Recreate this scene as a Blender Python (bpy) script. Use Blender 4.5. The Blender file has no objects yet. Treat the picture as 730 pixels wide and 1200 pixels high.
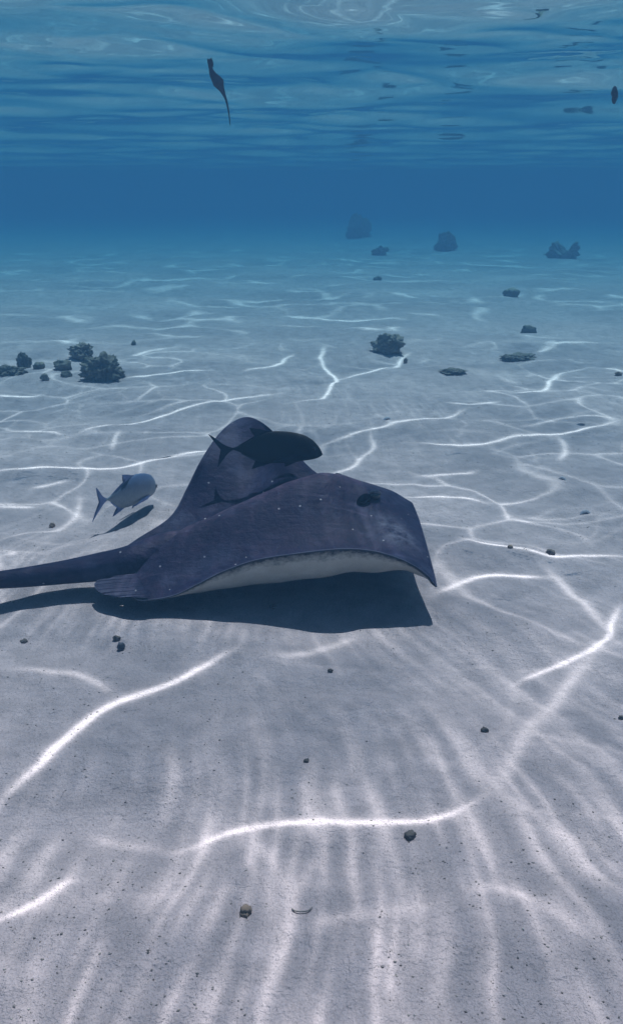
import bpy, bmesh, math, random
import numpy as np
from mathutils import Vector, Matrix, noise as mnoise

rng = np.random.default_rng(7)
random.seed(7)
scn = bpy.context.scene
COL = scn.collection

# ------------------------------------------------------------------ camera
CAM_Z = 1.20
PITCH = math.radians(19.4)
FPX = 1039.0                                   # focal length in pixels of the 730 x 1200 photograph
cam_d = bpy.data.cameras.new('camera')
cam = bpy.data.objects.new('camera', cam_d); COL.objects.link(cam)
cam.location = (0, 0, CAM_Z)
cam.rotation_euler = (math.pi / 2 - PITCH, 0, 0)
cam_d.sensor_fit = 'VERTICAL'
cam_d.sensor_height = 36.0
cam_d.lens = 36.0 * FPX / 1200.0
cam_d.clip_start = 0.02
cam_d.clip_end = 2000
scn.camera = cam

# ------------------------------------------------------------------ sky, sun, exposure
SUN_ZEN = math.radians(30)                     # zenith angle in air; the water bends it steeper
TRAVEL = Vector((-0.33, -0.94, 0)).normalized()  # horizontal direction the light travels
world = bpy.data.worlds.new('World'); scn.world = world
world.use_nodes = True
wn = world.node_tree.nodes; wl = world.node_tree.links
sky = wn.new('ShaderNodeTexSky'); sky.sky_type = 'NISHITA'; sky.sun_disc = False
sky.sun_elevation = math.pi / 2 - SUN_ZEN
sky.sun_rotation = math.atan2(-TRAVEL.x, -TRAVEL.y)
wl.new(sky.outputs[0], wn['Background'].inputs[0])
wn['Background'].inputs[1].default_value = 0.075
sun_d = bpy.data.lights.new('sun', 'SUN'); sun = bpy.data.objects.new('sun', sun_d); COL.objects.link(sun)
sun_d.energy = 5.0
sun_d.angle = math.radians(0.3)
sun_d.color = (1.0, 0.90, 0.87)
ldir = Vector((TRAVEL.x * math.sin(SUN_ZEN), TRAVEL.y * math.sin(SUN_ZEN), -math.cos(SUN_ZEN)))
sun.rotation_euler = ldir.to_track_quat('-Z', 'Y').to_euler()
sun.location = (2, 5, 8)
sun_d.cycles.is_caustics_light = True
scn.view_settings.view_transform = 'Standard'
scn.view_settings.look = 'None'
scn.view_settings.gamma = 1.0
scn.view_settings.use_curve_mapping = False
scn.view_settings.exposure = 0.07

cy = scn.cycles
cy.max_bounces = 7; cy.diffuse_bounces = 2; cy.glossy_bounces = 4; cy.transmission_bounces = 6
cy.volume_bounces = 2; cy.transparent_max_bounces = 8
cy.sample_clamp_indirect = 3.0
cy.caustics_refractive = True; cy.caustics_reflective = True
cy.use_denoising = True
cy.use_adaptive_sampling = False

# ------------------------------------------------------------------ helpers
CP, SP = math.cos(PITCH), math.sin(PITCH)
def ray(u, v):
    x = (u - 365.0) / FPX; y = -(v - 600.0) / FPX
    return Vector((x, CP + y * SP, -SP + y * CP))
def ground(u, v, z=0.0):
    d = ray(u, v); t = (z - CAM_Z) / d.z
    return Vector((d.x * t, d.y * t, z))
def at_dist(u, v, y):
    d = ray(u, v); t = y / d.y
    return Vector((d.x * t, y, CAM_Z + d.z * t))

def link(o, parent=None):
    COL.objects.link(o)
    if parent is not None: o.parent = parent
    return o
def tag(o, label=None, cat=None, group=None, kind=None):
    if label: o['label'] = label
    if cat: o['category'] = cat
    if group: o['group'] = group
    if kind: o['kind'] = kind
    return o
def mesh_np(name, co, faces, smooth=True):
    """co (n,3), faces (m,4) or (m,3) arrays"""
    me = bpy.data.meshes.new(name)
    co = np.asarray(co, np.float32); faces = np.asarray(faces, np.int32)
    n, k = faces.shape
    me.vertices.add(len(co)); me.vertices.foreach_set('co', co.ravel())
    me.loops.add(n * k); me.loops.foreach_set('vertex_index', faces.ravel())
    me.polygons.add(n); me.polygons.foreach_set('loop_start', np.arange(n, dtype=np.int32) * k)
    me.update(calc_edges=True)
    if smooth: me.polygons.foreach_set('use_smooth', np.ones(n, bool))
    me.validate()
    return me
def grid_faces(nx, ny):
    i = np.arange(nx * ny).reshape(ny, nx)
    return np.stack([i[:-1, :-1], i[:-1, 1:], i[1:, 1:], i[1:, :-1]], -1).reshape(-1, 4)

class NT:
    def __init__(s, name):
        s.m = bpy.data.materials.new(name); s.m.use_nodes = True
        s.t = s.m.node_tree; s.n = s.t.nodes; s.n.clear()
        s.out = s.n.new('ShaderNodeOutputMaterial')
    def new(s, typ, **kw):
        nd = s.n.new('ShaderNode' + typ)
        for k, v in kw.items():
            if k.startswith('i_'):
                key = k[2:]; key = int(key) if key.isdigit() else key.replace('_', ' ')
                nd.inputs[key].default_value = v
            else: setattr(nd, k, v)
        return nd
    def l(s, a, b): s.t.links.new(a, b)
    def noise(s, vec, scale, detail=4, rough=0.55, dist=0.0):
        nd = s.new('TexNoise', i_Scale=scale, i_Detail=detail, i_Roughness=rough, i_Distortion=dist)
        s.l(vec, nd.inputs['Vector']); return nd.outputs['Fac']
    def ramp(s, fac, stops):
        nd = s.new('ValToRGB'); e = nd.color_ramp.elements
        while len(e) < len(stops): e.new(0.5)
        for q, (p, c) in zip(e, stops):
            q.position = p; q.color = (*c, 1) if len(c) == 3 else c
        s.l(fac, nd.inputs[0]); return nd.outputs[0]
    def mix(s, fac, a, b, mode='MIX'):
        nd = s.new('Mix', data_type='RGBA', blend_type=mode)
        for sock, val in ((nd.inputs[0], fac), (nd.inputs[6], a), (nd.inputs[7], b)):
            if hasattr(val, 'links'): s.l(val, sock)
            else: sock.default_value = val if isinstance(val, float) else (*val, 1)
        return nd.outputs[2]
    def math(s, op, a, b=0.0, clamp=False):
        nd = s.new('Math', operation=op, use_clamp=clamp)
        for sock, val in ((nd.inputs[0], a), (nd.inputs[1], b)):
            if hasattr(val, 'links'): s.l(val, sock)
            else: sock.default_value = val
        return nd.outputs[0]
    def bump(s, h, strength, dist, normal=None):
        nd = s.new('Bump', i_Strength=strength, i_Distance=dist)
        s.l(h, nd.inputs['Height'])
        if normal is not None: s.l(normal, nd.inputs['Normal'])
        return nd.outputs[0]

def smooth(a, b, t):
    t = np.clip((t - a) / (b - a), 0, 1); return t * t * (3 - 2 * t)
# tileable-free value noise on arrays (for terrain)
def vnoise(x, y, seed=0):
    r = np.random.default_rng(seed); N = 256
    tab = r.random((N, N))
    xi = np.floor(x).astype(int); yi = np.floor(y).astype(int)
    fx = x - xi; fy = y - yi
    fx = fx * fx * fx * (fx * (fx * 6 - 15) + 10); fy = fy * fy * fy * (fy * (fy * 6 - 15) + 10)
    a = tab[yi % N, xi % N]; b = tab[yi % N, (xi + 1) % N]; c = tab[(yi + 1) % N, xi % N]; d = tab[(yi + 1) % N, (xi + 1) % N]
    return (a * (1 - fx) + b * fx) * (1 - fy) + (c * (1 - fx) + d * fx) * fy

# ------------------------------------------------------------------ sea floor
def sand_h(x, y):
    x = np.asarray(x, float); y = np.asarray(y, float)
    h = 0.045 * (vnoise(x * 1.1 + 3.1, y * 1.7 + 9.2, 1) - .5)
    h += 0.030 * (vnoise(x * 2.3 + 7.7, y * 3.3 + 1.2, 2) - .5)
    h += 0.012 * (vnoise(x * 5.2 + 1.7, y * 7.0 + 4.4, 3) - .5)
    h += 0.007 * (vnoise(x * 14 + .7, y * 17 + 2.4, 4) - .5)
    r = np.hypot(x, y)
    h *= 1 + 0.6 * np.clip((r - 6) / 10, 0, 1)
    return h
def axis(segs):
    """segs: list of (start, end, step_start, step_end)"""
    out = [segs[0][0]]
    for a, b, s0, s1 in segs:
        p = a
        while p < b - 1e-6:
            t = (p - a) / (b - a); p = min(b, p + s0 + (s1 - s0) * t)
            if b - p < 0.4 * (s0 + (s1 - s0) * t): p = b
            out.append(p)
    return np.array(out)
def sym(segs):
    a = axis(segs); return np.concatenate([-a[:0:-1], a])

gx = sym([(0, 2.2, .018, .018), (2.2, 8, .018, .12), (8, 30, .12, 2), (30, 200, 2, 40)])
gy = axis([(-40, -4, 9, 1), (-4, .4, .6, .04), (.4, 4.2, .015, .022), (4.2, 12, .022, .12), (12, 40, .12, 2), (40, 220, 2, 40)])
X, Y = np.meshgrid(gx, gy)
me = mesh_np('sea_floor', np.stack([X, Y, sand_h(X, Y)], -1).reshape(-1, 3), grid_faces(len(gx), len(gy)))
floor = tag(link(bpy.data.objects.new('sea_floor', me)), kind='structure')
floor.cycles.is_caustics_receiver = True

def mat_sand():
    s = NT('sand'); geo = s.new('NewGeometry'); P = geo.outputs['Position']
    big = s.noise(P, 1.6, 5, .6); mid = s.noise(P, 11, 5, .6); fine = s.noise(P, 240, 3, .7)
    base = s.ramp(big, [(.3, (.55, .47, .50)), (.7, (.68, .58, .615))])
    base = s.mix(s.ramp(mid, [(.40, (0, 0, 0)), (.62, (1, 1, 1))]), base, (.49, .425, .455))
    # grains, light and dark
    grain = s.ramp(fine, [(.30, (.76, .75, .75)), (.5, (1, 1, 1)), (.72, (1.12, 1.11, 1.10))])
    base = s.mix(1.0, base, grain, 'MULTIPLY')
    vor = s.new('TexVoronoi', i_Scale=70.0); s.l(P, vor.inputs['Vector'])
    keep = s.noise(P, 5, 3, .6)
    sp = s.math('LESS_THAN', vor.outputs['Distance'], s.math('MULTIPLY', s.math('SUBTRACT', keep, .40, True), .7))
    sel = s.new('SeparateColor'); s.l(vor.outputs['Color'], sel.inputs[0])
    sp = s.math('MULTIPLY', sp, s.math('GREATER_THAN', sel.outputs[0], .62))
    base = s.mix(s.math('MULTIPLY', sp, .45), base, (.16, .14, .13))
    bs = s.new('BsdfPrincipled', i_Roughness=.95); bs.inputs['Specular IOR Level'].default_value = .1
    s.l(base, bs.inputs['Base Color'])
    mp = s.new('Mapping'); s.l(P, mp.inputs[0]); mp.inputs['Scale'].default_value = (34, 7, 20)
    b1 = s.bump(fine, .6, .004); b2 = s.bump(s.noise(P, 55, 4, .7), .6, .012, b1); b2 = s.bump(s.noise(mp.outputs[0], 1.0, 4, .6, .6), .35, .02, b2)
    b2 = s.bump(s.noise(P, 17, 5, .65), .5, .035, b2); s.l(b2, bs.inputs['Normal']); s.l(bs.outputs[0], s.out.inputs[0])
    return s.m
floor.data.materials.append(mat_sand())

# ------------------------------------------------------------------ water surface
# The light net on the sand is refracted sunlight: the wave heights are solved so that their
# crests, acting as lenses, focus the sun into a net of bright lines on the bottom.
Z_SURF = 2.05
TAN_W = math.tan(math.asin(math.sin(SUN_ZEN) / 1.33))
OFF = np.array([-TRAVEL.x, -TRAVEL.y]) * TAN_W * Z_SURF      # sand point -> surface point
LINES = []
def L(w, s, *pts): LINES.append((w, s, pts))
# width (m), strength, photograph pixels of the bright lines lying on the sand
L(.012, 4.0, (0,945),(40,905),(75,865),(105,835),(140,815),(190,800),(235,775),(262,765))
L(.020, 1.2, (290,772),(340,775),(375,760),(420,738))
L(.010, 5.0, (205,980),(250,968),(290,945),(330,955),(380,966),(430,968),(480,967),(520,955),(570,930))
L(.020, 1.5, (570,930),(600,895),(618,860),(628,830))
L(.010, 4.0, (0,1080),(40,1058),(85,1040),(105,1008))
L(.014, 1.6, (290,948),(315,1000),(350,1060),(347,1110),(322,1195))
L(.010, 1.2, (275,960),(300,1010),(332,1060),(335,1110),(305,1200))
L(.010, 1.6, (378,985),(360,1020),(354,1062))
L(.012, 1.2, (350,1110),(380,1090),(425,1080),(470,1068),(530,1072))
L(.009, 1.6, (470,1066),(468,1100),(462,1150),(466,1210))
L(.014, 1.2, (555,1060),(560,1040),(600,1035),(660,1075),(700,1120))
L(.012, 1.3, (580,935),(640,960),(680,1000),(720,995))
L(.016, 1.2, (100,960),(150,975),(205,980))
L(.009, 6.0, (590,797),(640,778),(690,765),(712,745),(714,715),(732,703))
L(.020, 1.5, (714,745),(680,700),(640,650)); L(.02, 1.5, (690,765),(660,800),(620,850))
L(.013, 3.0, (500,702),(525,685),(560,668),(590,665),(620,672),(650,668))
L(.010, 6.0, (545,622),(600,636),(650,645),(690,640),(735,646))
L(.010, 3.5, (470,580),(520,577),(575,583)); L(.012, 2.5, (490,553),(530,555),(560,548))
L(.011, 6.0, (470,519),(530,523),(570,520),(600,512),(650,510),(730,493))
L(.014, 2.5, (655,540),(662,528),(650,510)); L(.014, 2.0, (600,505),(660,490),(690,488),(740,494))
L(.011, 6.0, (330,475),(375,470),(392,445),(379,420),(381,402)); L(.011, 5.0, (392,445),(430,437),(465,428),(482,415))
L(.011, 4.0, (375,516),(420,505),(470,497),(520,494),(545,482))
L(.012, 2.0, (375,556),(420,540),(440,520),(432,505))
L(.010, 6.5, (-20,556),(60,548),(110,553),(150,550),(190,538),(240,525),(300,512))
L(.011, 4.5, (85,512),(150,495),(220,478),(290,466),(330,462)); L(.013, 2.0, (140,525),(145,505))
L(.011, 3.0, (-10,596),(45,592)); L(.012, 2.6, (35,575),(80,566)); L(.014, 1.6, (0,640),(60,622),(90,600),(95,575))
L(.013, 5.0, (140,446),(190,438),(245,434)); L(.013, 4.0, (-10,461),(30,465),(50,461))
L(.016, 4.0, (0,378),(25,374),(40,366)); L(.016, 4.0, (75,405),(92,395),(95,385)); L(.016, 3.5, (60,376),(100,375),(150,374))
L(.014, 3.5, (280,436),(320,428),(350,412)); L(.016, 3.0, (150,420),(175,412),(215,404))
L(.018, 4.0, (230,362),(275,360),(315,345)); L(.018, 4.0, (460,366),(480,352),(485,344))
L(.018, 3.5, (365,376),(410,374),(470,368)); L(.016, 5.0, (555,388),(600,383),(640,365)); L(.016, 5.0, (630,415),(650,405),(700,402))
L(.014, 4.0, (600,462),(640,460),(650,440)); L(.013, 4.0, (706,432),(722,436),(735,440)); L(.014, 2.5, (520,475),(560,478),(590,472))
L(.014, 2.5, (-5,505),(40,500),(80,512)); L(.014, 2, (0,670),(12,665)); L(.014,1.6,(0,795),(40,790),(90,800),(140,815))

def dist_lines(n, step, x0, y0):
    """per-line intensity splat on an n x n grid"""
    T = np.zeros((n, n))
    xs = x0 + step * np.arange(n); ys = y0 + step * np.arange(n)
    for w, st, pts in LINES:
        g0 = ground(*pts[len(pts) // 2]); near = g0.y < 2.6; bold = st >= 2.9; w *= .70 if near and bold else .75; st *= (2.4 if bold else 1.35) if near else 1.6
        g = np.array([ground(u, v)[:2] for u, v in pts])
        # resample smoothly with a little wander
        seg = np.linalg.norm(np.diff(g, axis=0), axis=1); s = np.concatenate([[0], np.cumsum(seg)])
        m = max(8, int(s[-1] / .02)); q = np.linspace(0, s[-1], m)
        px = np.interp(q, s, g[:, 0]); py = np.interp(q, s, g[:, 1])
        k = np.ones(5) / 5; pad = 2
        for _ in range(4):
            px[pad:-pad] = np.convolve(px, k, 'same')[pad:-pad]; py[pad:-pad] = np.convolve(py, k, 'same')[pad:-pad]
        sd = rng.integers(1000)
        px += .03 * (vnoise(q * 5, q * 0, sd) - .5); py += .03 * (vnoise(q * 5, q * 0 + 5.5, sd) - .5)
        far = 1 + 0.06 * np.mean(py)
        mx = 4.5 * w * far + .08
        i0 = int((px.min() - mx - x0) / step); i1 = int((px.max() + mx - x0) / step) + 1
        j0 = int((py.min() - mx - y0) / step); j1 = int((py.max() + mx - y0) / step) + 1
        i0, j0 = max(i0, 0), max(j0, 0); i1, j1 = min(i1, n), min(j1, n)
        if i1 <= i0 or j1 <= j0: continue
        A, B = np.meshgrid(xs[i0:i1], ys[j0:j1])
        best = np.full(A.shape, 9.0); amp = np.zeros(A.shape)
        al = .55 + .9 * vnoise(q * 4, q * 0 + .5, sd + 1)                    # strength varies along the line
        al *= np.clip(np.minimum(q, s[-1] - q) / (.25 * s[-1] + 1e-6), 0.12, 1)
        for a, b, c in zip(px, py, al):
            d = (A - a) ** 2 + (B - b) ** 2
            k_ = d < best; best[k_] = d[k_]; amp[k_] = c
        d = np.sqrt(best) / (w * far)
        T[j0:j1, i0:i1] += st * amp * (np.exp(-d * d * .7) + .10 * np.exp(-d / 2.2))
    return T

def net(x, y, seed, cell, ax=1.0):
    """warped cellular light net: ridges where two smooth noises meet"""
    wx = x / cell + 1.1 * (vnoise(x / cell * .9, y / cell * .9, seed) - .5)
    wy = y / cell * ax + 1.1 * (vnoise(x / cell * .9 + 40, y / cell * .9 + 17, seed + 1) - .5)
    ix = np.floor(wx).astype(int); iy = np.floor(wy).astype(int)
    r = np.random.default_rng(seed + 2); tab = r.random((128, 128, 2))
    f1 = np.full(x.shape, 9.); f2 = np.full(x.shape, 9.)
    for a in (-1, 0, 1):
        for b in (-1, 0, 1):
            t = tab[(iy + b) % 128, (ix + a) % 128]
            d = np.hypot(ix + a + t[..., 0] - wx, iy + b + t[..., 1] - wy)
            n1 = np.minimum(f1, d); f2 = np.minimum(f2, np.maximum(f1, d)); f1 = n1
    return (f2 - f1) * cell

def solve(T, step, c, sig, iters=14, relax=.75):
    n = T.shape[0]
    k = np.fft.fftfreq(n, step) * 2 * np.pi
    KX, KY = np.meshgrid(k, k); K2 = KX ** 2 + KY ** 2; K2[0, 0] = 1
    lap = 2 * (2 - np.cos(KX * step) - np.cos(KY * step)) / step ** 2; lap[0, 0] = 1
    eta = np.zeros_like(T); I, J = np.meshgrid(np.arange(n), np.arange(n))
    blur = np.real(np.fft.ifft2(np.fft.fft2(T) * np.exp(-K2 * sig ** 2 / 2)))
    T = T / blur                                          # light is only moved about, never piled up over metres
    hp = 1 - np.exp(-K2 * (1.3 * sig) ** 2 / 2)
    for it in range(iters):
        ex = (np.roll(eta, -1, 1) - np.roll(eta, 1, 1)) / (2 * step); ey = (np.roll(eta, -1, 0) - np.roll(eta, 1, 0)) / (2 * step)
        exx = (np.roll(eta, -1, 1) - 2 * eta + np.roll(eta, 1, 1)) / step ** 2
        eyy = (np.roll(eta, -1, 0) - 2 * eta + np.roll(eta, 1, 0)) / step ** 2
        exy = (np.roll(ex, -1, 0) - np.roll(ex, 1, 0)) / (2 * step)
        qx = I + c * ex / step; qy = J + c * ey / step
        xi = np.floor(qx).astype(int); yi = np.floor(qy).astype(int); fx = qx - xi; fy = qy - yi
        xi %= n; yi %= n; x1 = (xi + 1) % n; y1 = (yi + 1) % n
        t = (T[yi, xi] * (1 - fx) + T[yi, x1] * fx) * (1 - fy) + (T[y1, xi] * (1 - fx) + T[y1, x1] * fx) * fy
        rhs = (1 / t - 1 - c * c * (exx * eyy - exy ** 2)) / c
        rhs -= rhs.mean()
        f = -np.fft.fft2(rhs) * hp / lap; f[0, 0] = 0
        new = np.real(np.fft.ifft2(f))
        eta = eta + relax * (new - eta)
    return eta

C_REF = 0.25 * Z_SURF * 1.12
N_NEAR, S_NEAR, NX0, NY0 = 1536, .007, -5.3, -1.2
xs = NX0 + S_NEAR * np.arange(N_NEAR); ys = NY0 + S_NEAR * np.arange(N_NEAR)
A, B = np.meshgrid(xs, ys)
T = dist_lines(N_NEAR, S_NEAR, NX0, NY0)
dn = net(A, B, 21, .55, 1.2)
T += (2.2 * np.exp(-(dn / .018) ** 2) + .35 * np.exp(-dn / .05)) * np.clip(2.6 * (vnoise(A * 1.6, B * 1.9, 31) - .42), 0, 1.2) * (.3 + .7 * smooth(1.6, 3.0, B))
dn = net(A, B, 25, .30, 1.3)
T += 1.1 * np.exp(-(dn / .014) ** 2) * np.clip(3 * (vnoise(A * 2.1, B * 2.4, 33) - .55), 0, 1.2) * (.25 + .75 * smooth(1.8, 3.0, B))
# broad lens patches and fine streaks from the ripples on top of the waves
T += .75 * vnoise(A * 2.2, B * 2.8, 41) + .35 * vnoise(A * 1.1, B * 1.4, 43) + .22 * vnoise(A * 5, B * 6, 42)
wob = .14 * vnoise(A * 1.2, B * 1.2, 44) + .045 * vnoise(A * 4, B * 5, 49)
ang = (A + .12 * (B - 1.4)) * 3.0 / np.clip(4.8 - B, 1.2, 9) + wob                            # ripples fan out a little
st1 = vnoise(ang * 78, B * 5.0 + 2 * A, 45); st2 = vnoise(ang * 52 + 9, B * 3.2 + A, 46); st3 = vnoise(ang * 9 + 3, B * 1.6, 48)
near_w = np.clip((4.5 - B) / 3, .3, 1)
pat = np.clip(.2 + 1.9 * (vnoise(A * 1.5, B * 1.5, 47) - .22), 0, 1.6)
T += near_w * pat * (1 + .55 * (1 - smooth(1.5, 2.4, B))) * (3.2 * np.clip(st1 - .5, 0, 1) ** 1.2 + 3.6 * np.clip(st2 - .52, 0, 1) ** 1.3 + .35 * np.clip(st3 - .5, 0, 1))
T += .62
T = 8.0 * np.tanh(T / 8.0)
eta_n = solve(T, S_NEAR, C_REF, .35)
N_FAR, S_FAR = 1024, .045
FX0, FY0 = -23.0, -6.0
xs = FX0 + S_FAR * np.arange(N_FAR); ys = FY0 + S_FAR * np.arange(N_FAR)
A, B = np.meshgrid(xs, ys)
dn = net(A, B, 61, .95, 1.0)
Tf = (3.0 * np.exp(-(dn / .055) ** 2) + .25 * np.exp(-dn / .12)) * np.clip(4.0 * (vnoise(A * 1.5, B * 2.2, 71) - .5), 0, 1.2) + .5 * vnoise(A * 1.2, B * 1.2, 72) + .6
eta_f = solve(Tf, S_FAR, C_REF, .42)

def samp(F, x, y, x0, y0, st):
    n = F.shape[0]; qx = (x - x0) / st; qy = (y - y0) / st
    xi = np.floor(qx).astype(int); yi = np.floor(qy).astype(int); fx = qx - xi; fy = qy - yi
    out = 0
    def w4(f): return ((-f ** 3 + 3 * f ** 2 - 3 * f + 1) / 6, (3 * f ** 3 - 6 * f ** 2 + 4) / 6, (-3 * f ** 3 + 3 * f ** 2 + 3 * f + 1) / 6, f ** 3 / 6)
    wx, wy = w4(fx), w4(fy)
    for b in range(4):
        for a in range(4):
            out = out + wx[a] * wy[b] * F[(yi + b - 1) % n, (xi + a - 1) % n]
    return out
def water_h(x, y):
    gx_, gy_ = x - OFF[0], y - OFF[1]                     # the patch of sand this bit of surface lights
    m = (1 - smooth(3.6, 4.6, np.abs(gx_))) * (1 - smooth(7.2, 8.8, gy_)) * smooth(-.6, .2, gy_)
    h = m * samp(eta_n, gx_, gy_, NX0, NY0, S_NEAR) + (1 - m) * samp(eta_f, gx_, gy_, FX0, FY0, S_FAR)
    h *= 1 - .38 * smooth(6.5, 12, y)
    h += .020 * np.sin(x * .55 + y * 1.9 + 1.5 * np.sin(x * .35)) + .006 * np.sin(x * -1.1 + y * 3.1 + 1)   # swell
    return h
wx_ = np.concatenate([-axis([(.75, 3.2, .007, .018), (3.2, 9, .018, .16), (9, 30, .16, 2.5), (30, 200, 2.5, 40)])[:0:-1], axis([(-.75, 1.15, .007, .007)]), axis([(1.15, 3.6, .007, .018), (3.6, 9.5, .018, .16), (9.5, 30, .16, 2.5), (30, 200, 2.5, 40)])[1:]])
wy_ = axis([(-40, -2, 9, .8), (-2, 1.3, .6, .010), (1.3, 3.2, .0085, .0085), (3.2, 10, .0085, .035), (10, 24, .035, .14), (24, 220, .14, 40)])
X, Y = np.meshgrid(wx_, wy_)
me = mesh_np('water_surface', np.stack([X, Y, water_h(X, Y)], -1).reshape(-1, 3), grid_faces(len(wx_), len(wy_)))
water = tag(link(bpy.data.objects.new('water_surface', me)), kind='structure')
water.location.z = Z_SURF
water.cycles.is_caustics_caster = True
s = NT('water'); g = s.new('BsdfGlass', i_IOR=1.33, i_Roughness=0.0); s.l(g.outputs[0], s.out.inputs[0])
water.data.materials.append(s.m)
print('water tris', 2 * len(me.polygons))

# ------------------------------------------------------------------ haze: the body of water
bm = bmesh.new(); bmesh.ops.create_cube(bm, size=1.0)
me = bpy.data.meshes.new('haze'); bm.to_mesh(me); bm.free()
haze = tag(link(bpy.data.objects.new('haze', me)), kind='stuff')
HT, HB = Z_SURF + .25, -1.2
haze.scale = (420, 280, HT - HB); haze.location = (0, 90, (HT + HB) / 2)
s = NT('sea_water_volume')
v = s.new('VolumePrincipled', i_Density=.142, i_Color=(.13, .265, .415, 1), i_Anisotropy=0.0)
v.inputs['Absorption Color'].default_value = (.0, .45, .86, 1)
s.l(v.outputs[0], s.out.inputs['Volume'])
haze.data.materials.append(s.m)

# ------------------------------------------------------------------ stingray
def catmull(P, n, closed=True):
    P = np.asarray(P, float); m = len(P); out = []
    segs = m if closed else m - 1
    d = [np.linalg.norm(P[(i + 1) % m] - P[i]) for i in range(segs)]; tot = sum(d)
    for i in range(segs):
        if closed: p0, p1, p2, p3 = P[i - 1], P[i], P[(i + 1) % m], P[(i + 2) % m]
        else: p0, p1, p2, p3 = P[max(i - 1, 0)], P[i], P[i + 1], P[min(i + 2, m - 1)]
        k = max(1, int(round(n * d[i] / tot)))
        for j in range(k):
            t = j / k
            out.append(.5 * (2 * p1 + (p2 - p0) * t + (2 * p0 - 5 * p1 + 4 * p2 - p3) * t * t + (3 * p1 - p0 - 3 * p2 + p3) * t ** 3))
    if not closed: out.append(P[-1])
    return np.array(out)
class TPS:
    def __init__(s, xy, z, lam=1e-5):
        s.xy = np.asarray(xy, float); n = len(s.xy)
        K = s.k(s.xy, s.xy) + lam * np.eye(n); Pm = np.hstack([np.ones((n, 1)), s.xy])
        M = np.block([[K, Pm], [Pm.T, np.zeros((3, 3))]])
        s.w = np.linalg.solve(M, np.concatenate([np.asarray(z, float), np.zeros(3)]))
    @staticmethod
    def k(a, b):
        r = np.linalg.norm(a[:, None] - b[None], axis=-1); return np.where(r > 0, r * r * np.log(r + 1e-12), 0)
    def __call__(s, q):
        q = np.asarray(q, float); return s.k(q, s.xy) @ s.w[:-3] + s.w[-3] + q @ s.w[-2:]

EDGE = [  # u, v, height of the fin edge above the sand
    (481,588,.170),(489,603,.170),(497,628,.160),(505,657,.135),(512,687,.103),
    (503,676,.130),(488,664,.160),(465,653,.188),(435,645,.206),(400,643,.216),(350,648,.205),(300,656,.180),(260,670,.140),
    (230,685,.100),(205,697,.070),(180,702,.060),(160,702,.056),
    (150,690,.060),(146,676,.070),(142,662,.080),
    (137,650,.078),(160,632,.090),(200,605,.140),(220,570,.220),(235,540,.300),(255,510,.360),(273,494,.390),(290,488.5,.405),
    (307,495,.400),(326,511,.375),(348,533,.315),(374,556,.250),(405,566,.212),(440,577,.188),(466,583.5,.176)]
E3 = np.array([ground(u, v, z) for u, v, z in EDGE])
edge = catmull(E3, 220)
INNER = [(-.60,2.635,.115),(-.525,2.665,.150),(-.40,2.72,.196),(-.28,2.77,.236),(-.18,2.81,.270),(-.08,2.85,.304),(.03,2.89,.324),(.11,2.93,.304),
         (.20,2.97,.262),(.29,3.02,.215),
         # near side: falls to a trough, then the fin edge curls up
         (.19,2.82,.235),(.05,2.76,.262),(-.10,2.70,.235),(-.25,2.65,.195),(-.42,2.60,.145),
         (.30,2.78,.195),(.25,2.64,.185),(.10,2.60,.178),(-.05,2.57,.165),(-.20,2.55,.140),(-.35,2.54,.105),
         (.33,2.60,.165),(.20,2.55,.165),(.05,2.53,.166),(-.10,2.52,.155),(-.25,2.51,.125),
         # far side
         (.10,3.05,.222),(-.02,3.00,.240),(-.12,2.96,.216),(-.24,2.92,.180),(-.38,2.85,.132),(-.50,2.77,.106),
         (-.05,3.16,.285),(-.16,3.18,.295),(-.26,3.14,.262),(-.36,3.02,.185)]
cons = np.array([tuple(p) for p in E3[::1]] + INNER)
tps = TPS(cons[:, :2], cons[:, 2])
SP0, SP1 = np.array([-.56, 2.655]), np.array([.29, 3.005])       # spine on plan
ax_d = (SP1 - SP0); ax_l = np.linalg.norm(ax_d); ax_d /= ax_l
nE = len(edge)
# where on the spine each edge point is tied
sp_t = np.clip(((edge[:, :2] - SP0) @ ax_d) / ax_l, 0.0, 1.0)
for _ in range(30): sp_t = (np.roll(sp_t, 1) + sp_t + np.roll(sp_t, -1)) / 3
NR = 44
tt = 1 - (1 - np.linspace(0, 1, NR)) ** 1.5
EYES = [ground(431, 589, .232), Vector((.085, 3.055, .262))]
EYES = [np.array(e[:2]) for e in EYES]
def ray_top(q):
    z = tps(q)
    for e in EYES:
        r2 = ((q - e) ** 2).sum(-1)
        z = z + .026 * np.exp(-r2 / (2 * .034 ** 2))
    return z
top = []; bot = []; tatt = []
for t in tt:
    q = SP0 + (sp_t * ax_l)[:, None] * ax_d * (1 - t) + 0 * edge[:, :2]
    q = (SP0 + (sp_t * ax_l)[:, None] * ax_d) * (1 - t) + edge[:, :2] * t
    z = ray_top(q)
    e_ = smooth(.93, 1, np.array(t)); z = z * (1 - e_) + (edge[:, 2]) * e_
    along = np.clip(sp_t, 0, 1)
    body = .045 + .145 * np.sin(np.pi * np.clip(.10 + .72 * along, 0, 1)) ** 1.2
    th = .0035 + body * (1 - t ** 2.0) ** 1.05
    top.append(np.column_stack([q, z])); bot.append(np.column_stack([q, z - th])); tatt.append(np.full(nE, t))
V = np.array(top + bot).reshape(-1, 3)
F = []
def rid(side, r, i): return side * NR * nE + r * nE + i % nE
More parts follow.
